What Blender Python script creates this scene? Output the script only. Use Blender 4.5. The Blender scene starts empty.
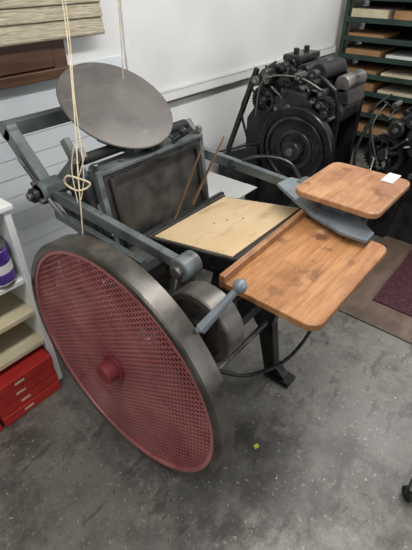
import bpy, math, random
from mathutils import Vector, Matrix
random.seed(4)
sc=bpy.context.scene
try: sc.view_settings.view_transform='Standard'
except Exception: pass
# ------------------------------------------------------------ materials
def s2l(c):
    return tuple(((v/255)/12.92 if v/255<=0.04045 else ((v/255+0.055)/1.055)**2.4) for v in c)+(1,)
def mat(name,c1,c2=None,scale=8,rough=0.5,metal=0,detail=6,bump=0,stretch=(1,1,1),lo=.35,hi=.65,rvar=0.0,dist=0):
    m=bpy.data.materials.new(name); m.use_nodes=True
    nt=m.node_tree; b=nt.nodes['Principled BSDF']
    b.inputs['Roughness'].default_value=rough; b.inputs['Metallic'].default_value=metal
    tc=nt.nodes.new('ShaderNodeTexCoord'); mp=nt.nodes.new('ShaderNodeMapping'); mp.inputs['Scale'].default_value=stretch
    n=nt.nodes.new('ShaderNodeTexNoise'); n.inputs['Scale'].default_value=scale; n.inputs['Detail'].default_value=detail; n.inputs['Distortion'].default_value=dist
    r=nt.nodes.new('ShaderNodeValToRGB'); r.color_ramp.elements[0].position=lo; r.color_ramp.elements[1].position=hi
    r.color_ramp.elements[0].color=s2l(c1); r.color_ramp.elements[1].color=s2l(c2 or c1)
    L=nt.links.new
    L(tc.outputs['Object'],mp.inputs['Vector']); L(mp.outputs['Vector'],n.inputs['Vector']); L(n.outputs['Fac'],r.inputs['Fac']); L(r.outputs['Color'],b.inputs['Base Color'])
    if bump:
        bp=nt.nodes.new('ShaderNodeBump'); bp.inputs['Strength'].default_value=bump; bp.inputs['Distance'].default_value=.01
        L(n.outputs['Fac'],bp.inputs['Height']); L(bp.outputs['Normal'],b.inputs['Normal'])
    if rvar:
        mr=nt.nodes.new('ShaderNodeMapRange'); mr.inputs['To Min'].default_value=rough-rvar; mr.inputs['To Max'].default_value=rough+rvar
        mr.inputs['From Min'].default_value=.35; mr.inputs['From Max'].default_value=.65
        L(n.outputs['Fac'],mr.inputs['Value']); L(mr.outputs['Result'],b.inputs['Roughness'])
    return m
def addmask(m,scale,lo,hi,col,amt,loc=(0,0,0),detail=6,stretch=(1,1,1),rough=.6):
    """layer a second noise-masked colour on a material"""
    nt=m.node_tree;b=nt.nodes['Principled BSDF'];L=nt.links.new
    src=b.inputs['Base Color'].links[0].from_socket
    tc=[n for n in nt.nodes if n.type=='TEX_COORD'][0]
    mp=nt.nodes.new('ShaderNodeMapping');mp.inputs['Location'].default_value=loc;mp.inputs['Scale'].default_value=stretch
    n=nt.nodes.new('ShaderNodeTexNoise');n.inputs['Scale'].default_value=scale;n.inputs['Detail'].default_value=detail;n.inputs['Roughness'].default_value=rough
    mr=nt.nodes.new('ShaderNodeMapRange');mr.inputs['From Min'].default_value=lo;mr.inputs['From Max'].default_value=hi;mr.inputs['To Max'].default_value=amt
    mx=nt.nodes.new('ShaderNodeMix');mx.data_type='RGBA';mx.inputs[7].default_value=s2l(col)
    L(tc.outputs['Object'],mp.inputs['Vector']);L(mp.outputs['Vector'],n.inputs['Vector']);L(n.outputs['Fac'],mr.inputs['Value']);L(mr.outputs['Result'],mx.inputs[0]);L(src,mx.inputs[6]);L(mx.outputs[2],b.inputs['Base Color'])
    return m
def addspot(m,c,r,col,amt):
    """stain of irregular outline at an object-space point"""
    nt=m.node_tree;b=nt.nodes['Principled BSDF'];L=nt.links.new
    src=b.inputs['Base Color'].links[0].from_socket
    tc=[n for n in nt.nodes if n.type=='TEX_COORD'][0]
    d=nt.nodes.new('ShaderNodeVectorMath');d.operation='DISTANCE';d.inputs[1].default_value=c
    n=nt.nodes.new('ShaderNodeTexNoise');n.inputs['Scale'].default_value=45;n.inputs['Detail'].default_value=5
    ma=nt.nodes.new('ShaderNodeMath');ma.operation='MULTIPLY_ADD';ma.inputs[1].default_value=-r*2.6
    L(tc.outputs['Object'],d.inputs[0]);L(tc.outputs['Object'],n.inputs['Vector']);L(n.outputs['Fac'],ma.inputs[0]);L(d.outputs['Value'],ma.inputs[2])
    mr=nt.nodes.new('ShaderNodeMapRange');mr.inputs['From Min'].default_value=-r*.2;mr.inputs['From Max'].default_value=-r*.75;mr.inputs['To Min'].default_value=0;mr.inputs['To Max'].default_value=amt
    mx=nt.nodes.new('ShaderNodeMix');mx.data_type='RGBA';mx.inputs[7].default_value=s2l(col)
    L(ma.outputs[0],mr.inputs['Value']);L(mr.outputs['Result'],mx.inputs[0]);L(src,mx.inputs[6]);L(mx.outputs[2],b.inputs['Base Color'])
M={}
M['slate']=mat('slate_paint',(78,86,88),(104,112,113),9,.42,.05,rvar=.1,bump=.05)
addmask(M['slate'],14,.56,.64,(54,54,51),.65,detail=8)
addmask(M['slate'],30,.62,.68,(130,128,120),.5,loc=(2,1,3),detail=6)
M['slate_l']=mat('slate_paint_light',(100,110,117),(124,132,138),9,.4,.1,bump=.05)
addmask(M['slate_l'],16,.56,.66,(66,68,68),.5,detail=8)
M['iron']=mat('dark_iron',(30,31,33),(58,58,58),12,.36,.3,rvar=.1,bump=.08)
M['black']=mat('black_enamel',(14,14,16),(36,35,36),10,.28,.1,rvar=.1,bump=.05)
M['bedblk']=mat('bed_black',(40,42,42),(72,70,67),14,.5,.2,rvar=.12)
M['steel']=mat('worn_steel',(88,87,85),(136,134,130),7,.36,.7,rvar=.12,dist=.5)
M['bright']=mat('bright_steel',(140,140,140),(170,170,168),7,.3,.8)
M['rim']=mat('rim_steel',(64,62,60),(116,112,106),6,.36,.6,rvar=.12,dist=1,detail=9)
addmask(M['rim'],9,.54,.66,(80,64,50),.6,detail=8)
addmask(M['rim'],4,.54,.66,(48,46,44),.6,loc=(1,2,3),detail=8)
M['red']=mat('red_paint',(116,44,50),(142,58,62),10,.5,.05)
M['redm']=mat('red_mesh_paint',(158,88,90),(186,120,118),10,.42,.1)
addmask(M['redm'],5,.48,.66,(122,62,62),.7,detail=6)
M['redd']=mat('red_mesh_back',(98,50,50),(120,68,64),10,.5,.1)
M['disc']=mat('ink_disc_steel',(88,85,83),(114,110,106),4,.45,.25,rvar=.1,detail=9)
addmask(M['disc'],3,.5,.7,(78,74,72),.7,detail=8)
addmask(M['disc'],18,.58,.68,(128,124,118),.35,detail=8,stretch=(1,3,1))
M['paper']=mat('tympan_paper',(190,164,126),(206,182,146),4,.75)
addmask(M['paper'],9,.55,.7,(166,136,98),.6,detail=10,stretch=(1,2,1))
M['white']=mat('white_paint',(212,213,213),(226,227,226),2,.6)
M['boxw']=mat('grey_white_board',(176,177,174),(192,192,189),3,.7)
M['card']=mat('cream_paper',(190,178,148),(208,198,170),6,.8)
M['kraft']=mat('kraft',(150,112,74),(172,132,92),6,.8)
M['rubber']=mat('rubber',(22,22,24),(30,30,32),20,.7)
M['green']=mat('shelf_green',(30,50,44),(46,66,58),6,.5,.1)
M['rboxes']=mat('red_carton',(160,36,34),(186,50,44),5,.5)
M['cord']=mat('cord',(196,182,150),(218,206,178),40,.8)
M['gap']=mat('near_black',(24,22,20),(30,28,26),5,.9)  # near-black matte tone for the window pane and rack back
M['darkgl']=mat('window_dark_wood',(66,42,28),(92,62,42),3,.5,stretch=(1,1,14))
M['yellow']=mat('yellow_label',(200,196,70),(210,206,90),5,.6)
M['brass']=mat('worn_bronze',(112,88,62),(146,118,86),9,.4,.3)
cm=mat('concrete_floor',(86,85,81),(122,119,113),1.3,.40,0,detail=12,lo=.34,hi=.64,rvar=.1,dist=.4)
addmask(cm,6,.48,.64,(64,62,58),.8,detail=14,rough=.8)
addmask(cm,2.2,.50,.62,(52,50,46),.75,loc=(3.1,1.7,0),detail=12,rough=.7)
addmask(cm,3.0,.53,.66,(148,145,137),.65,loc=(7.3,2.2,0),detail=13,rough=.8)
addmask(cm,60,.62,.70,(172,169,160),.6,detail=3)
addmask(cm,90,.62,.70,(42,40,37),.7,loc=(2,2,0),detail=3)
addmask(cm,4,.59,.61,(54,51,47),.55,loc=(1.3,5,0),detail=10,stretch=(1,3,1))
nt=cm.node_tree;nn=nt.nodes.new('ShaderNodeTexNoise');nn.inputs['Scale'].default_value=25;nn.inputs['Detail'].default_value=8
bp=nt.nodes.new('ShaderNodeBump');bp.inputs['Strength'].default_value=.2;bp.inputs['Distance'].default_value=.004
nt.links.new(nn.outputs['Fac'],bp.inputs['Height']);nt.links.new(bp.outputs['Normal'],nt.nodes['Principled BSDF'].inputs['Normal'])
M['concrete']=cm
def wood(name,c1,c2,cd,stretch,loc=(0,0,0)):
    m=mat(name,c1,c2,3,.42,0,detail=9,stretch=stretch,lo=.3,hi=.7,dist=.6)
    addmask(m,22,.48,.66,cd,.55,loc=loc,detail=6,stretch=(.4,4,1))
    addmask(m,5,.50,.66,cd,.8,loc=loc,detail=9)
    addmask(m,12,.58,.66,(88,62,44),.6,loc=loc,detail=6)
    addmask(m,9,.58,.70,(210,170,126),.5,loc=(5,3,1),detail=8,stretch=(.6,2,1))
    return m
M['wood']=wood('feed_board_wood',(152,102,62),(188,138,92),(126,82,50),(1.2,16,6),(.3,.2,0))
addspot(M['wood'],(.115,-.423,.825),.028,(92,56,38),.85)
addspot(M['wood'],(-.20,-.45,.825),.022,(108,72,48),.6)
addspot(M['wood'],(.02,-.34,.825),.016,(104,68,44),.6)
M['wood2']=wood('delivery_board_wood',(156,110,76),(190,144,106),(134,90,62),(1.2,14,6),(1.3,.8,0))
M['woodb']=wood('wood_edge',(134,90,56),(162,116,76),(100,66,42),(1.2,16,6))
M['brownfloor']=mat('brown_board',(88,72,60),(114,96,82),3,.6,stretch=(1,4,1),detail=8)
addmask(M['brownfloor'],6,.5,.65,(64,52,44),.6,detail=10)
M['blind']=mat('woven_shade',(144,134,114),(196,186,164),30,.85,stretch=(.6,1,14),detail=5,bump=.4)
M['maroon']=mat('maroon_mat',(44,22,30),(84,42,54),70,.9,detail=4,bump=.6)

# ------------------------------------------------------------ mesh helpers
CUR=[None]
def group(name,loc):
    e=bpy.data.objects.new(name,None); sc.collection.objects.link(e); e.location=loc; e.empty_display_size=.05
    CUR[0]=(e,Vector(loc)); return e
def mk(name,verts,faces,m,smooth=False,bevel=0,top=False):
    verts=[Vector(v) for v in verts]
    if top or CUR[0] is None:
        c=sum(verts,Vector())/len(verts); par=None
    else: par,c=CUR[0]
    me=bpy.data.meshes.new(name); me.from_pydata([tuple(v-c) for v in verts],[],faces); 
    import bmesh
    bm=bmesh.new();bm.from_mesh(me);bmesh.ops.recalc_face_normals(bm,faces=bm.faces);bm.to_mesh(me);bm.free()
    me.materials.append(M[m])
    o=bpy.data.objects.new(name,me); sc.collection.objects.link(o)
    if par: o.parent=par
    else: o.location=c
    if smooth:
        for p in me.polygons: p.use_smooth=True
        try:
            me.set_sharp_from_angle(angle=math.radians(38))
        except Exception: pass
    if bevel:
        b=o.modifiers.new('bev','BEVEL'); b.width=bevel; b.segments=2; b.limit_method='ANGLE'; b.angle_limit=math.radians(40)
    return o
def box(name,m,lo,hi,bevel=.003,top=False):
    x0,y0,z0=lo;x1,y1,z1=hi
    v=[(x0,y0,z0),(x1,y0,z0),(x1,y1,z0),(x0,y1,z0),(x0,y0,z1),(x1,y0,z1),(x1,y1,z1),(x0,y1,z1)]
    f=[(0,3,2,1),(4,5,6,7),(0,1,5,4),(1,2,6,5),(2,3,7,6),(3,0,4,7)]
    return mk(name,v,f,m,bevel=bevel,top=top)
def frame(d,up=(0,0,1)):
    d=Vector(d).normalized(); u=Vector(up)
    if abs(d.dot(u))>.97: u=Vector((0,1,0))
    s=d.cross(u).normalized(); u=s.cross(d).normalized(); return d,s,u
def bar(name,m,p0,p1,w,h,bevel=.003,w1=None,h1=None,up=(0,0,1)):
    p0=Vector(p0);p1=Vector(p1);d,s,u=frame(p1-p0,up); w1=w1 or w;h1=h1 or h
    v=[];
    for p,a,b in((p0,w,h),(p1,w1,h1)):
        v+=[p-s*a/2-u*b/2,p+s*a/2-u*b/2,p+s*a/2+u*b/2,p-s*a/2+u*b/2]
    f=[(0,1,2,3),(4,7,6,5),(0,4,5,1),(1,5,6,2),(2,6,7,3),(3,7,4,0)]
    return mk(name,v,f,m,bevel=bevel)
def lathe(name,m,o,ax,prof,seg=48,smooth=True):
    o=Vector(o);d,s,u=frame(ax); v=[];f=[]
    for (t,r) in prof:
        for i in range(seg):
            a=2*math.pi*i/seg; v.append(o+d*t+s*(r*math.cos(a))+u*(r*math.sin(a)))
    n=len(prof)
    for j in range(n-1):
        for i in range(seg):
            f.append((j*seg+i,j*seg+(i+1)%seg,(j+1)*seg+(i+1)%seg,(j+1)*seg+i))
    if prof[0][1]>1e-5 and prof[0]!=prof[-1]: f.append(tuple(range(seg)))
    if prof[-1][1]>1e-5 and prof[0]!=prof[-1]: f.append(tuple((n-1)*seg+i for i in range(seg)))
    return mk(name,v,f,m,smooth=smooth)
def cyl(name,m,p0,p1,r,r1=None,seg=28,ch=None):
    p0=Vector(p0);p1=Vector(p1);L=(p1-p0).length;r1=r1 or r; c=ch if ch is not None else min(r,r1,L/2)*.12
    return lathe(name,m,p0,p1-p0,[(0,r-c),(c,r),(L-c,r1),(L,r1-c)],seg)
def ball(name,m,c,r,sx=1,seg=20):
    pr=[(-r*math.cos(math.pi*k/12)*sx, max(r*math.sin(math.pi*k/12),1e-6)) for k in range(13)]
    return lathe(name,m,c,(0,0,1),pr,seg)
def smoothpts(pts,n=8):
    P=[Vector(p) for p in pts]; 
    if len(P)<3: return P
    out=[]
    for i in range(len(P)-1):
        a=P[max(i-1,0)];b=P[i];c=P[i+1];d=P[min(i+2,len(P)-1)]
        for k in range(n):
            t=k/n
            out.append(.5*((2*b)+(c-a)*t+(2*a-5*b+4*c-d)*t*t+(3*b-a-3*c+d)*t**3))
    out.append(P[-1]); return out
def tube(name,m,pts,r,seg=10,sm=True,closed=False):
    P=smoothpts(pts) if sm else [Vector(p) for p in pts]
    v=[];f=[];n=len(P);prev=None
    for i,p in enumerate(P):
        t=(P[min(i+1,n-1)]-P[max(i-1,0)]).normalized()
        if prev is None: _,s,u=frame(t)
        else:
            s=(prev-t*prev.dot(t)).normalized();u=s.cross(t)
        prev=s;
        u=t.cross(s)
        for k in range(seg):
            a=2*math.pi*k/seg; v.append(p+s*r*math.cos(a)+u*r*math.sin(a))
    for i in range(n-1):
        for k in range(seg): f.append((i*seg+k,i*seg+(k+1)%seg,(i+1)*seg+(k+1)%seg,(i+1)*seg+k))
    f.append(tuple(range(seg)));f.append(tuple((n-1)*seg+k for k in range(seg)))
    return mk(name,v,f,m,smooth=True)
def plate(name,m,pts,ext,bevel=.003,smooth=False):
    e=Vector(ext);P=[Vector(p) for p in pts];n=len(P)
    v=P+[p+e for p in P]; f=[tuple(range(n)),tuple(range(2*n-1,n-1,-1))]
    for i in range(n): f.append((i,(i+1)%n,n+(i+1)%n,n+i))
    return mk(name,v,f,m,bevel=bevel,smooth=smooth)
def rrect(x0,y0,x1,y1,r,z,n=6,corners=(1,1,1,1)):
    pts=[]
    for (cx,cy,a0,on) in((x1-r,y1-r,0,corners[0]),(x0+r,y1-r,90,corners[1]),(x0+r,y0+r,180,corners[2]),(x1-r,y0+r,270,corners[3])):
        if on:
            for k in range(n+1):
                a=math.radians(a0+90*k/n); pts.append((cx+r*math.cos(a),cy+r*math.sin(a),z))
        else:
            sx=1 if a0 in(0,270) else -1; sy=1 if a0 in(0,90) else -1
            pts.append((cx+sx*r,cy+sy*r,z))
    return pts
def ringgear(name,m,c,ax,R,w,teeth=48,depth=.012,hub=.05):
    o=Vector(c);d,s,u=frame(ax);v=[];N=teeth*4
    prof=[]
    for i in range(N):
        r=R if (i%4) in(0,1) else R-depth
        a=2*math.pi*i/N; prof.append(o+s*(r*math.cos(a))+u*(r*math.sin(a)))
    inner=[o+s*((R*.75)*math.cos(2*math.pi*i/N))+u*((R*.75)*math.sin(2*math.pi*i/N)) for i in range(N)]
    v=prof+inner+[p+d*w for p in prof]+[p+d*w for p in inner];f=[]
    for i in range(N):
        j=(i+1)%N
        f+=[(i,j,N+j,N+i),(2*N+i,3*N+i,3*N+j,2*N+j),(i,2*N+i,2*N+j,j),(N+i,N+j,3*N+j,3*N+i)]
    # correct index layout: 0..N outer, N..2N inner, 2N..3N outer back, 3N..4N inner back
    mk(name,v,f,m)
    for k in range(5):
        a=2*math.pi*k/5+.3;q=s*math.cos(a)+u*math.sin(a)
        bar(name+'_spoke_%d'%k,m,o+d*w*.5+q*hub*.6,o+d*w*.5+q*(R*.8),w*.5,R*.15,up=tuple(d.cross(q)))
    cyl(name+'_hub',m,o-d*w*.3,o+d*w*1.3,hub)

# ------------------------------------------------------------ room shell
CUR[0]=None
box('floor','concrete',(-3,-3,-.1),(6,2.0,0),0,top=True)
box('wall_left','white',(-3,1.85,0),(5.2,1.98,3.0),0,top=True)
box('wall_back','white',(5.0,-3,0),(5.13,1.84,3.0),0,top=True)
group('trim_siding',(0.4,1.84,.55))
z=.02;k=0
M['siding']=mat('siding_white',(196,203,208),(214,219,222),3,.5)
while z<1.07:
    plate('plank_%d'%k,'siding',[(-1.2,1.85,z),(-1.2,1.842,z),(-1.2,1.845,z+.083),(-1.2,1.85,z+.083)],(2.75,0,0),0); z+=.085;k+=1
group('trim_panel',(3,1.84,1.5))
box('seam_strip','white',(1.555,1.835,0.0),(1.585,1.85,3.0),.002)
box('corner_strip','card',(4.1,1.80,0.0),(4.2,1.85,3.0),.003)
group('wall_raceway',(2.8,1.83,.86))
box('raceway','white',(1.6,1.82,.845),(4.0,1.85,.895),.004)
box('raceway_lip','steel',(1.6,1.815,.836),(4.0,1.85,.845),.001)
box('raceway_top_edge','boxw',(1.6,1.818,.895),(4.0,1.85,.902),.001)
tube('conduit','white',[(3.3,1.83,.87),(3.3,1.83,.3),(3.3,1.83,.05)],.012)
group('window_1',(.8,1.85,1.4))
box('window_pane','gap',(-.6,1.84,1.14),(1.14,1.85,2.2),0)
box('window_sill','darkgl',(-.7,1.80,1.085),(1.20,1.85,1.125),.004)
box('window_jamb','darkgl',(1.12,1.815,1.12),(1.19,1.85,2.3),.004)
box('window_stool','darkgl',(-.7,1.81,1.13),(1.12,1.845,1.24),.004)
group('roman_shade',(.9,1.80,1.6))
for i in range(7):
    z0=1.245+i*.055
    plate('fold_%d'%i,'blind',[(-.6,1.80,z0),(-.6,1.775,z0+.006),(-.6,1.785,z0+.058),(-.6,1.80,z0+.058)],(1.99,0,0),.004)
box('shade_panel','blind',(-.6,1.79,1.63),(1.39,1.80,2.3),0)
cyl('bottom_rail','blind',(-.6,1.785,1.247),(1.39,1.785,1.247),.012)

# ------------------------------------------------------------ PRINTING PRESS
press=group('platen_printing_press',(.95,.85,0))
WC=Vector((.464,.762,.506))
R=.420
lathe('flywheel_rim','rim',WC,(1,0,0),[(0.004,R-.026),(0,R-.022),(0,R-.005),(.005,R),(.060,R),(.065,R-.006),(.065,R-.045),(.060,R-.05),(.01,R-.03),(0.004,R-.026)],128)
lathe('guard_ring','redm',WC,(1,0,0),[(.006,R-.036),(.002,R-.034),(.002,R-.022),(.010,R-.022),(.010,R-.036),(.006,R-.036)],96)
Rm=R-.028
def meshguard(nm,mt,x0,w,sp,A):
    v=[];f=[]
    for fam,ang in enumerate((A,-A)):
        a=math.radians(ang);dy,dz=math.cos(a),math.sin(a);ny,nz=-dz,dy
        n=int(Rm/sp)
        for i in range(-n,n+1):
            o=i*sp;hl=math.sqrt(max(Rm*Rm-o*o,0))
            if hl<.01: continue
            x=x0+.0012*fam
            b=len(v)
            for dx in(0,.0012):
                for (t,q) in((-hl,-w),(hl,-w),(hl,w),(-hl,w)):
                    v.append((WC.x+x+dx,WC.y+dy*t+ny*(o+q),WC.z+dz*t+nz*(o+q)))
            f+=[(b,b+3,b+2,b+1),(b+4,b+5,b+6,b+7),(b,b+1,b+5,b+4),(b+2,b+3,b+7,b+6)]
    mk(nm,v,f,mt)
meshguard('guard_mesh','redm',.008,.0019,.0145,34)
meshguard('guard_mesh_rear','redd',.058,.0021,.0145,34)
for k in range(6):
    a=math.radians(k*60+15)
    pts=[]
    for (r,off) in((.05,.0),(.18,.03),(.30,.02),(R-.04,0)):
        y=r*math.cos(a)-off*math.sin(a);zz=r*math.sin(a)+off*math.cos(a);pts.append((WC.x+.036,WC.y+y,WC.z+zz))
    tube('wheel_spoke_%d'%k,'redd',pts,.014,10)
cyl('wheel_hub','redd',(.48,.762,.506),(.56,.762,.506),.055)
cyl('hub_cap','red',(.425,.762,.506),(.47,.762,.506),.034,ch=.004)
cyl('hub_flange','red',(.462,.762,.506),(.471,.762,.506),.044)
cyl('main_shaft','steel',(.5,.762,.506),(1.24,.762,.506),.022)
prof=[(.50,0),(.60,0),(.615,.06),(.66,.25),(.76,.38),(.9,.42),(1.05,.40),(1.18,.25),(1.22,0),(1.36,0),(1.34,.06),(1.27,.3),(1.22,.55),(1.19,.90),(1.10,.93),(1.05,.66),(.98,.6),(.60,.66),(.55,.62),(.57,.45),(.59,.3),(.555,.08),(.50,.03)]
for nm,x in(('side_frame_near',.70),('side_frame_far',1.13)):
    dy=.09 if x<1 else 0
    plate(nm,'iron',[(x,y+(dy*(1-z/.5) if (y<.8 and z<.5) else 0),z) for y,z in prof],(.045,0,0),.006)
    box(nm+'_foot','black',(x-.015,.47+dy,0),(x+.06,.60+dy,.02),.006)
bar('cross_tie_front','iron',(.72,.66,.40),(1.16,.66,.40),.05,.05)
bar('cross_tie_rear','iron',(.72,1.2,.35),(1.16,1.2,.35),.06,.06)
cyl('cross_rod','steel',(.70,.62,.30),(1.2,.62,.30),.012)
ringgear('bull_gear','iron',(.60,1.0,.60),(1,0,0),.2,.04,56,.010)
# bed
plate('bed','bedblk',[(.76,1.03,.66),(1.24,1.03,.66),(1.24,1.08,.945),(.76,1.08,.945)],(0,.045,.0),.006)
bar('chase_left','iron',(.785,1.022,.68),(.785,1.066,.93),.02,.012)
bar('chase_right','iron',(1.215,1.022,.68),(1.215,1.066,.93),.02,.012)
bar('chase_top','iron',(.79,1.064,.925),(1.21,1.064,.925),.012,.018)
bar('bed_top_rail','slate',(.74,1.10,.95),(1.26,1.10,.95),.055,.014)
bar('bed_side_left','slate',(.745,1.05,.66),(.745,1.10,.96),.022,.05)
plate('bed_side_right','slate',[(1.245,1.04,.66),(1.245,1.10,.66),(1.245,1.20,.98),(1.245,1.15,1.0),(1.245,1.08,.95)],(.022,0,0),.004)
plate('bed_rear_casting','slate',[(.80,1.13,.70),(.80,1.20,.70),(.80,1.22,.93),(.80,1.13,.93)],(.40,0,0),.01)
for x in(.745,1.255):
    cyl('rail_stud_%d'%int(x*1000),'steel',(x,1.09,.96),(x,1.09,.985),.012)
for i in range(3):
    cyl('rail_bolt_%d'%i,'steel',(.86+.14*i,1.10,.955),(.86+.14*i,1.10,.966),.009,seg=6)
# ink disc
tau=math.radians(32); dn=Vector((0,-math.sin(tau),math.cos(tau))); dc=Vector((.985,1.235,1.10))
lathe('ink_disc','disc',dc-dn*.014,dn,[(0,.04),(0,.19),(.004,.206),(.009,.209),(.0125,.207),(.014,.203),(.0140,0.0001)],96)
cyl('disc_spindle','iron',dc-dn*.12,dc-dn*.01,.03)
ringgear('disc_ratchet','iron',tuple(dc-dn*.04),tuple(dn),.11,.015,40,.008,.03)
plate('disc_bracket','slate',[(.94,1.12,.94),(1.02,1.12,.94),(1.02,1.34,.95),(.94,1.34,.95)],(0,0,.05),.006)
ball('fountain_knob','iron',(1.13,1.06,1.0),.016)
cyl('bracket_post','slate',(1.06,1.11,.955),(1.06,1.11,.985),.024)
cyl('bracket_post_b','iron',(1.0,1.10,.955),(1.0,1.10,.98),.018)
cyl('bracket_bolt','iron',(1.10,1.09,.965),(1.15,1.05,1.0),.01)
# roller yoke
for nm,x in(('near',.68),('far',1.33)):
    bar('yoke_arm_'+nm,'slate',(x,1.47,1.03),(x,1.30,.86),.04,.055)
    bar('side_arm_'+nm,'slate',(x,1.32,.855),(x,.66,.825),.028,.045,w1=.026,h1=.034)
    cyl('arm_boss_'+nm,'slate',(x-.03,.645,.825),(x+.035,.645,.825),.036)
    cyl('arm_boss_pin_'+nm,'steel',(x-.045,.645,.825),(x+.04,.645,.825),.018)
    cyl('arm_joint_'+nm,'slate',(x-.04,1.30,.855),(x+.05,1.30,.855),.042)
    cyl('arm_joint_pin_'+nm,'iron',(x-.075,1.30,.855),(x+.09,1.30,.855),.018)
    bar('crank_link_'+nm,'slate',(x+.03,.645,.82),(x+.03,.78,.45),.025,.04)
    cyl('yoke_corner_'+nm,'slate',(x-.02,1.47,1.03),(x+.02,1.47,1.03),.034)
bar('roller_arm_near','slate',(.73,1.30,.87),(.73,1.12,1.02),.02,.035)
bar('roller_arm_far','slate',(1.31,1.30,.87),(1.31,1.18,.97),.02,.035)
bar('yoke_back_bar','slate',(.665,1.47,1.035),(1.345,1.47,1.035),.045,.05)
bar('drag_bar','slate',(.66,1.24,.79),(.66,.80,.77),.022,.03)
bar('rocker_lever','slate',(.735,1.22,1.04),(.735,1.04,.74),.022,.036)
bar('throw_link','iron',(.71,1.31,.84),(.71,.98,.56),.02,.03)
cyl('rocker_shaft','steel',(.60,1.30,.855),(1.38,1.30,.855),.014)
for i,x in enumerate((.615,.64,.735,.76,.79)):
    cyl('collar_%d'%i,'slate' if i%2 else 'iron',(x,1.30,.855),(x+.016,1.30,.855),.026+.008*(i%2))
for i,(y,z) in enumerate(((1.30,.895),(1.27,.84),(1.33,.825))):
    cyl('joint_bolt_%d'%i,'steel',(.625,y,z),(.65,y,z),.009,seg=6)
bar('roller_saddle','slate',(.72,1.16,.93),(.66,1.28,.86),.02,.03)
cyl('saddle_spring','steel',(.70,1.20,.90),(.70,1.12,1.0),.012)
tube('yoke_spring_rod','steel',[(.655,1.40,.95),(.655,1.2,.80),(.655,1.02,.76)],.008)
cyl('form_roller','rubber',(.74,1.15,.985),(1.24,1.15,.985),.018)
# platen
Yf,Yb,zf,zb=.585,.99,.775,.70
def pl(x,t,dz=0): return (x,Yf+(Yb-Yf)*t,zf+(zb-zf)*t+dz)
plate('platen','black',[pl(.85,0,-.055),pl(1.30,0,-.055),pl(1.30,1,-.055),pl(.85,1,-.055)],(0,.01,.05),.005)
plate('tympan_sheet','paper',[pl(.868,.09,-.004),pl(1.282,.09,-.004),pl(1.282,.96,-.004),pl(.868,.96,-.004)],(0,.0,.006),.001)
bar('bale_front','bedblk',pl(.85,.02,.0),pl(1.30,.02,.0),.026,.014)
bar('bale_rear','bedblk',pl(.85,1.0,.0),pl(1.30,1.0,.0),.018,.010)
bar('platen_edge','bedblk',pl(.855,.0,.0),pl(.855,1.0,.0),.012,.010)
for i,(x,t) in enumerate(((1.08,.55),(1.12,.44),(1.04,.62))):
    bar('gauge_pin_%d'%i,'iron',pl(x,t,.002),pl(x+.008,t,.002),.003,.003,0)
bar('platen_rib','iron',(.88,.66,.67),(1.27,.66,.67),.1,.08)
plate('platen_stem','iron',[(.92,.62,.64),(1.22,.62,.64),(1.16,.70,.42),(.98,.70,.42)],(0,.12,0),.008)
bar('gripper_bar','iron',(.80,1.005,.70),(1.31,1.005,.70),.018,.018)
bar('gripper_1','brass',(.99,.985,.72),(1.052,.90,1.0),.018,.006,w1=.008)
bar('gripper_2','brass',(1.09,.985,.74),(1.20,.92,.995),.018,.006,w1=.008)
# pulley drum + lever
lathe('pulley_drum','rim',(.562,.505,.760),(1,0,0),[(0,.086),(0,.102),(.004,.106),(.062,.106),(.066,.102),(.066,.05),(.01,.05),(.01,.084),(0,.086)],64)
cyl('pulley_face','bedblk',(.569,.505,.760),(.58,.505,.760),.086)
cyl('pulley_hub','iron',(.555,.505,.760),(.70,.505,.760),.03)
plate('pulley_bracket','iron',[(.68,.46,.70),(.68,.53,.80),(.68,.64,.64),(.68,.60,.55)],(.03,0,0),.004)
bar('throwoff_lever','slate_l',(.514,.450,.826),(.604,.410,.918),.024,.020,w1=.014,h1=.014,bevel=.005)
ball('lever_knob','slate_l',(.606,.409,.921),.017)
bar('lever_link','slate',(.516,.449,.828),(.548,.50,.765),.022,.016,bevel=.004)
# feed boards
plate('feed_board','wood',rrect(.69,.245,1.145,.535,.035,.805,corners=(0,0,1,1)),(0,0,.02),.003)
bar('feed_board_lip','woodb',(.685,.522,.836),(1.17,.540,.836),.018,.026)
plate('delivery_board','wood2',rrect(1.12,.30,1.43,.58,.035,.90),(0,0,.02),.004)
plate('board_bracket','slate_l',[(1.08,.30,.842),(1.14,.30,.842),(1.26,.45,.842),(1.34,.64,.842),(1.33,.70,.842),(1.25,.71,.842),(1.12,.50,.842),(1.08,.38,.842)],(0,0,.014),.004)
box('bracket_riser','slate_l',(1.18,.42,.85),(1.24,.50,.90),.004)
bar('board_support_arm','iron',(1.155,.58,.60),(1.155,.42,.83),.03,.045)
bar('board_support_beam','iron',(.78,.42,.79),(1.13,.42,.79),.05,.025)
bar('board_strut','iron',(.735,.60,.60),(.80,.44,.79),.025,.03)
box('white_label','white',(1.36,.345,.921),(1.44,.385,.923),0)
tube('treadle_rod','black',[(.75,.62,.36),(.85,.52,.30),(1.0,.44,.32),(1.15,.42,.42),(1.22,.43,.60),(1.22,.45,.80)],.007)
tube('belt_hoop','black',[(1.30,.98,.80),(1.36,.9,.87),(1.42,.78,.87),(1.42,.70,.80),(1.38,.68,.70)],.008)

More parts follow.
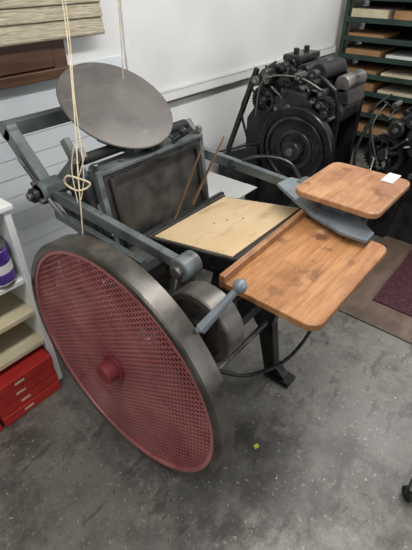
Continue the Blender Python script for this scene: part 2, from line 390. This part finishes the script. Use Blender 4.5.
# cords
group('pull_cord',(.7,1.1,1.2))
tube('cord','cord',[(.93,1.39,1.9),(.872,1.30,1.41),(.77,1.18,1.17),(.71,1.12,1.04),(.665,1.07,.97),(.64,1.05,.88),(.62,1.04,.78)],.0022,6)
tube('cord_strand','cord',[(.94,1.39,1.9),(.882,1.30,1.41),(.775,1.18,1.17),(.72,1.11,1.04),(.69,1.08,.96),(.66,1.07,.90)],.0018,6)
tube('cord_loop','cord',[(.665,1.07,.97),(.64,1.09,.98),(.635,1.10,.955),(.65,1.07,.935),(.675,1.05,.94),(.685,1.045,.955),(.665,1.07,.97)],.0032,6)
tube('cord_tail','cord',[(.665,1.07,.97),(.70,1.06,1.05),(.68,1.07,1.08),(.655,1.08,1.0),(.64,1.06,.90)],.0018,6)
group('light_cord',(1.09,1.3,1.6))
tube('cord','cord',[(1.09,1.30,2.2),(1.09,1.30,1.4),(1.09,1.34,1.0)],.0022,6)

# ------------------------------------------------------------ cabinet left
group('open_shelf_cabinet',(.1,1.5,0))
box('side_right','white',(.495,1.28,0),(.52,1.82,.85),.003)
box('side_left','white',(-.5,1.28,0),(-.475,1.82,.85),.003)
for i,zz in enumerate((.24,.40,.555)):
    box('shelf_%d'%i,'card' if i<2 else 'white',(-.475,1.285,zz),(.495,1.81,zz+.02),.002)
box('back_panel','white',(-.5,1.81,0),(.52,1.825,.85),0)
box('top','white',(-.51,1.27,.85),(.53,1.83,.87),.004)
group('red_carton_stack',(.3,1.35,0))
for i in range(4):
    for j in range(2):
        x1=.485-j*.27-random.random()*.012; y0=1.235+random.random()*.012
        box('carton_%d_%d'%(i,j),'rboxes',(x1-.26,y0,.003+i*.052),(x1,y0+.30,.05+i*.052),.002)
        box('label_%d_%d'%(i,j),'card',(x1-.17,y0-.001,.022+i*.052),(x1-.13,y0,.032+i*.052),0)
M['purple']=mat('can_purple',(52,38,110),(106,70,160),25,.35,0)
group('ink_can',(.43,1.345,.58))
cyl('can_body','purple',(.435,1.335,.588),(.435,1.335,.72),.055)
cyl('can_lid','bright',(.435,1.335,.72),(.435,1.335,.728),.053)
cyl('can_base','bright',(.435,1.335,.5755),(.435,1.335,.59),.056)
cyl('can_band','white',(.435,1.335,.63),(.435,1.335,.665),.0555,ch=.0005)

group('cardboard_box',(1.78,1.4,0))
box('box_body','boxw',(1.58,1.26,0),(1.86,1.6,.48),.004)
box('box_flap','boxw',(1.54,1.18,.475),(1.86,1.26,.48),.001)

# ------------------------------------------------------------ offset press
group('offset_press',(2.5,1.2,0))
XF=2.60
box('base_cabinet','iron',(2.28,.95,0),(XF,1.55,.42),.01)
side=[(.95,.40),(1.57,.40),(1.57,.70),(1.50,.80),(1.50,.95),(1.42,1.02),(1.30,1.04),(1.22,.99),(1.10,1.01),(1.0,.95),(.95,.84)]
plate('side_plate_near','black',[(2.28,y,z) for y,z in side],(.03,0,0),.01)
plate('side_plate_far','black',[(XF-.03,y,z) for y,z in side],(.03,0,0),.01)
for i,(y,z,r,m) in enumerate(((1.42,.97,.05,'rubber'),(1.32,1.03,.04,'black'),(1.23,1.0,.045,'iron'),(1.13,1.01,.05,'rubber'),(1.20,.90,.09,'iron'),(1.40,.88,.08,'black'),(1.02,.82,.07,'iron'),(1.3,.78,.09,'black'))):
    cyl('roller_%d'%i,m,(2.31,y,z),(XF-.03,y,z),r)
    cyl('roller_cap_%d'%i,'iron',(2.24,y,z),(2.29,y,z),r*.55)
    cyl('roller_bolt_%d'%i,'steel',(2.235,y,z),(2.245,y,z),r*.2,seg=6)
lathe('handwheel','black',(2.15,1.14,.62),(1,0,0),[(0,.205),(0,.235),(.006,.24),(.05,.24),(.055,.23),(.055,.205),(0,.205)],64)
lathe('handwheel_ring','iron',(2.150,1.14,.62),(1,0,0),[(0,.17),(-.004,.175),(-.004,.182),(0,.188),(.02,.188),(.02,.17),(0,.17)],64)
cyl('handwheel_disc','black',(2.162,1.14,.62),(2.20,1.14,.62),.21)
lathe('handwheel_inner_ring','iron',(2.155,1.14,.62),(1,0,0),[(0,.09),(-.004,.095),(-.004,.11),(0,.115),(.01,.115),(.01,.09),(0,.09)],48)
cyl('handwheel_hub','iron',(2.12,1.14,.62),(2.2,1.14,.62),.055)
cyl('handwheel_cap','steel',(2.10,1.14,.62),(2.13,1.14,.62),.022)
cyl('wheel_axle','iron',(2.19,1.14,.62),(2.3,1.14,.62),.04)
box('gear_case','iron',(2.2,1.12,.70),(2.29,1.30,.93),.02)
for i in range(34):
    y=.98+random.random()*.5;z=.80+random.random()*.2;r=.008+random.random()*.02;x=2.18+random.random()*.05
    mm=random.choice(['iron','black','steel','iron'])
    cyl('knob_%d'%i,mm,(x,y,z),(2.3,y,z),r)
    if random.random()<.5: cyl('knob_nut_%d'%i,'bright',(x-.008,y,z),(x+.002,y,z),r*.45,seg=6)
for i in range(18):
    y=.98+random.random()*.48;z=.82+random.random()*.14
    bar('lever_%d'%i,random.choice(['iron','steel','black']),(2.24,y,z),(2.22,y+random.uniform(-.1,.1),z+random.uniform(-.02,.11)),.010,.013)
ringgear('gear_a','iron',(2.22,1.42,.84),(1,0,0),.08,.03,30,.008,.025)
ringgear('gear_b','iron',(2.22,1.03,.86),(1,0,0),.065,.03,26,.008,.02)
bar('feed_arm_near','black',(2.26,1.70,.45),(2.26,1.50,1.0),.025,.03)
bar('feed_arm_far','black',(XF,1.70,.45),(XF,1.50,1.0),.025,.03)
plate('feed_guard','black',[(2.24,1.78,0),(2.24,1.44,0),(2.24,1.44,.56),(2.24,1.76,.42)],(.34,0,0),.008)
bar('feed_guard_edge','iron',(2.235,1.78,.43),(2.235,1.42,.585),.012,.012)
cyl('blanket_cylinder','steel',(2.33,.99,.97),(XF-.04,.99,.97),.045)
plate('delivery_cover','bedblk',[(2.33,.93,.87),(2.33,1.02,.87),(2.33,1.04,.95),(2.33,.955,.95)],(XF-2.38,0,0),.006)
box('ink_fountain','iron',(2.33,1.26,1.045),(XF-.03,1.38,1.08),.01)
cyl('top_knob_a','black',(2.38,1.32,1.08),(2.38,1.32,1.11),.016); cyl('top_knob_b','black',(2.5,1.32,1.08),(2.5,1.32,1.11),.016)
tube('oil_line','steel',[(2.2,1.45,.75),(2.18,1.40,.96),(2.2,1.2,1.0),(2.22,1.05,.95)],.005)
tube('power_cable','rubber',[(2.2,1.5,.6),(2.15,1.52,.8),(2.2,1.45,.97),(2.3,1.4,1.04)],.008)
box('delivery_stand','black',(2.3,.84,.0),(2.42,.95,.5),.01)

# ------------------------------------------------------------ second machine right
cp=group('cylinder_press',(2.7,.4,0))
box('machine_base','iron',(2.45,.0,0),(3.1,.62,.35),.01)
fr=[(-.1,0),(.05,0),(.1,.3),(.5,.3),(.55,0),(.68,0),(.66,.55),(.60,.80),(.45,.86),(.25,.84),(0,.72)]
plate('frame_near','black',[(2.42,y,z) for y,z in fr],(.04,0,0),.01)
plate('frame_far','black',[(3.0,y,z) for y,z in fr],(.04,0,0),.01)
for i,(y,z,r,m) in enumerate(((.62,.74,.045,'iron'),(.54,.80,.04,'rubber'),(.42,.86,.035,'steel'),(.30,.82,.045,'iron'),(.45,.70,.11,'iron'),(.2,.70,.09,'black'))):
    cyl('roller_%d'%i,m,(2.3,y,z),(3.0,y,z),r)
    cyl('roller_nut_%d'%i,'bright',(2.29,y,z),(2.31,y,z),r*.35,seg=6)
ringgear('machine_gear','iron',(2.33,.66,.58),(1,0,0),.12,.04,32,.012,.035)
for i in range(30):
    y=.1+random.random()*.64;z=.45+random.random()*.42
    bar('lever_%d'%i,random.choice(['iron','steel','black','bright']),(2.38,y,z),(2.28,y+random.uniform(-.13,.13),z+random.uniform(-.1,.13)),.011,.011)
    cyl('knob_%d'%i,random.choice(['iron','steel','black']),(2.33,y,z),(2.42,y,z),.016)
tube('hose','rubber',[(2.3,.76,.78),(2.25,.80,.6),(2.28,.76,.35),(2.4,.7,.1)],.010)
tube('hose_2','rubber',[(2.4,.72,.90),(2.32,.78,.80),(2.3,.72,.55),(2.36,.68,.3)],.007)
tube('hose_3','steel',[(2.3,.70,.88),(2.26,.74,.74),(2.30,.66,.5)],.005)
cp.location.x+=.2; cp.location.y+=.08

# ------------------------------------------------------------ shelf back
group('paper_storage_rack',(4.3,1.1,0))
for y in(.2,1.0,1.76):
    for x in(4.0,4.5):
        box('post_%d_%d'%(int(y*10),int(x*10)),'green',(x,y,0),(x+.035,y+.035,1.9),.002)
rr=random.Random(11)
cols=['card','kraft','card','white','kraft','card']
for i,zz in enumerate((.18,.36,.54,.68,.82,.96,1.10,1.26,1.5,1.7)):
    box('tray_%d'%i,'green',(4.0,.2,zz),(4.53,1.79,zz+.018),.002)
    box('tray_lip_%d'%i,'green',(3.99,.2,zz-.01),(4.0,1.79,zz+.03),.001)
    for j,y in enumerate((.25,.66,1.06,1.42)):
        hh=rr.choice([.03,.05,.07,.06])
        if rr.random()<.85: box('stack_%d_%d'%(i,j),rr.choice(cols),(3.99+rr.random()*.04,y,zz+.018),(4.4,y+.31,zz+.018+hh),.001)
box('rack_back','gap',(4.54,.2,0),(4.55,1.79,1.9),0)

# ------------------------------------------------------------ floor items
CUR[0]=None
box('plywood_floor_sheet','brownfloor',(1.74,-1.6,0),(4.6,.62,.008),.002,top=True)
box('door_mat','maroon',(1.93,-.5,.008),(2.60,.42,.018),.004,top=True)
group('chair_caster',(1.0,-.12,0))
cyl('caster_wheel','rubber',(.975,-.085,.028),(.995,-.105,.028),.027)
cyl('caster_wheel_b','rubber',(1.005,-.115,.028),(1.025,-.135,.028),.027)
box('caster_fork','black',(.97,-.14,.03),(1.03,-.08,.065),.008)
bar('caster_leg','black',(1.00,-.11,.075),(1.25,-.42,.11),.04,.03)
cyl('caster_stem','black',(1.00,-.11,.05),(1.00,-.11,.09),.012)
CUR[0]=None
plate('paper_scrap','yellow',[(.79,.415,.001),(.81,.41,.001),(.815,.425,.001),(.797,.43,.001)],(0,0,.004),.001)
# small litter flakes on the floor, one object
v=[];f=[]
for i in range(46):
    x=rr.uniform(.35,1.9);y=rr.uniform(-.35,.55);s=rr.uniform(.0015,.0045);a=rr.random()*6
    b=len(v)
    for k in range(4):
        t=a+k*math.pi/2; v.append((x+s*math.cos(t)*rr.uniform(.6,1.6),y+s*math.sin(t),.0015))
    v.append((x,y,.003)); f+=[(b,b+1,b+4),(b+1,b+2,b+4),(b+2,b+3,b+4),(b+3,b,b+4),(b+3,b+2,b+1,b)]
mk('floor_litter',v,f,'card',top=True)

# ------------------------------------------------------------ lights
def area(name,loc,rot,sx,sy,e,col=(1,1,1)):
    l=bpy.data.lights.new(name,'AREA');l.shape='RECTANGLE';l.size=sx;l.size_y=sy;l.energy=e;l.color=col
    o=bpy.data.objects.new(name,l);sc.collection.objects.link(o);o.location=loc;o.rotation_euler=rot;return o
area('ceiling_tube_light',(1.2,.2,2.9),(0,0,0),2.4,.3,52,(1,.98,.945))
area('ceiling_tube_light.001',(3.6,.2,2.9),(0,0,0),2.4,.3,44,(1,.98,.945))
area('ceiling_tube_light.002',(-1.4,.2,2.8),(0,math.radians(-25),0),2.0,.3,30,(1,.98,.945))
area('doorway_daylight',(1.8,-2.6,1.7),(math.radians(78),0,math.radians(8)),2.2,2.0,32,(.97,.98,1))
w=bpy.data.worlds.new('World');sc.world=w;w.use_nodes=True
w.node_tree.nodes['Background'].inputs[0].default_value=(1,.99,.97,1);w.node_tree.nodes['Background'].inputs[1].default_value=.31

# ------------------------------------------------------------ camera
cd=bpy.data.cameras.new('camera');cam=bpy.data.objects.new('camera',cd);sc.collection.objects.link(cam)
cd.sensor_fit='VERTICAL';cd.sensor_height=24;cd.lens=415/550*24;cd.clip_start=.02
cam.location=(0,0,1.5)
cam.rotation_euler=(math.radians(90-37),0,math.radians(-50))
sc.camera=cam
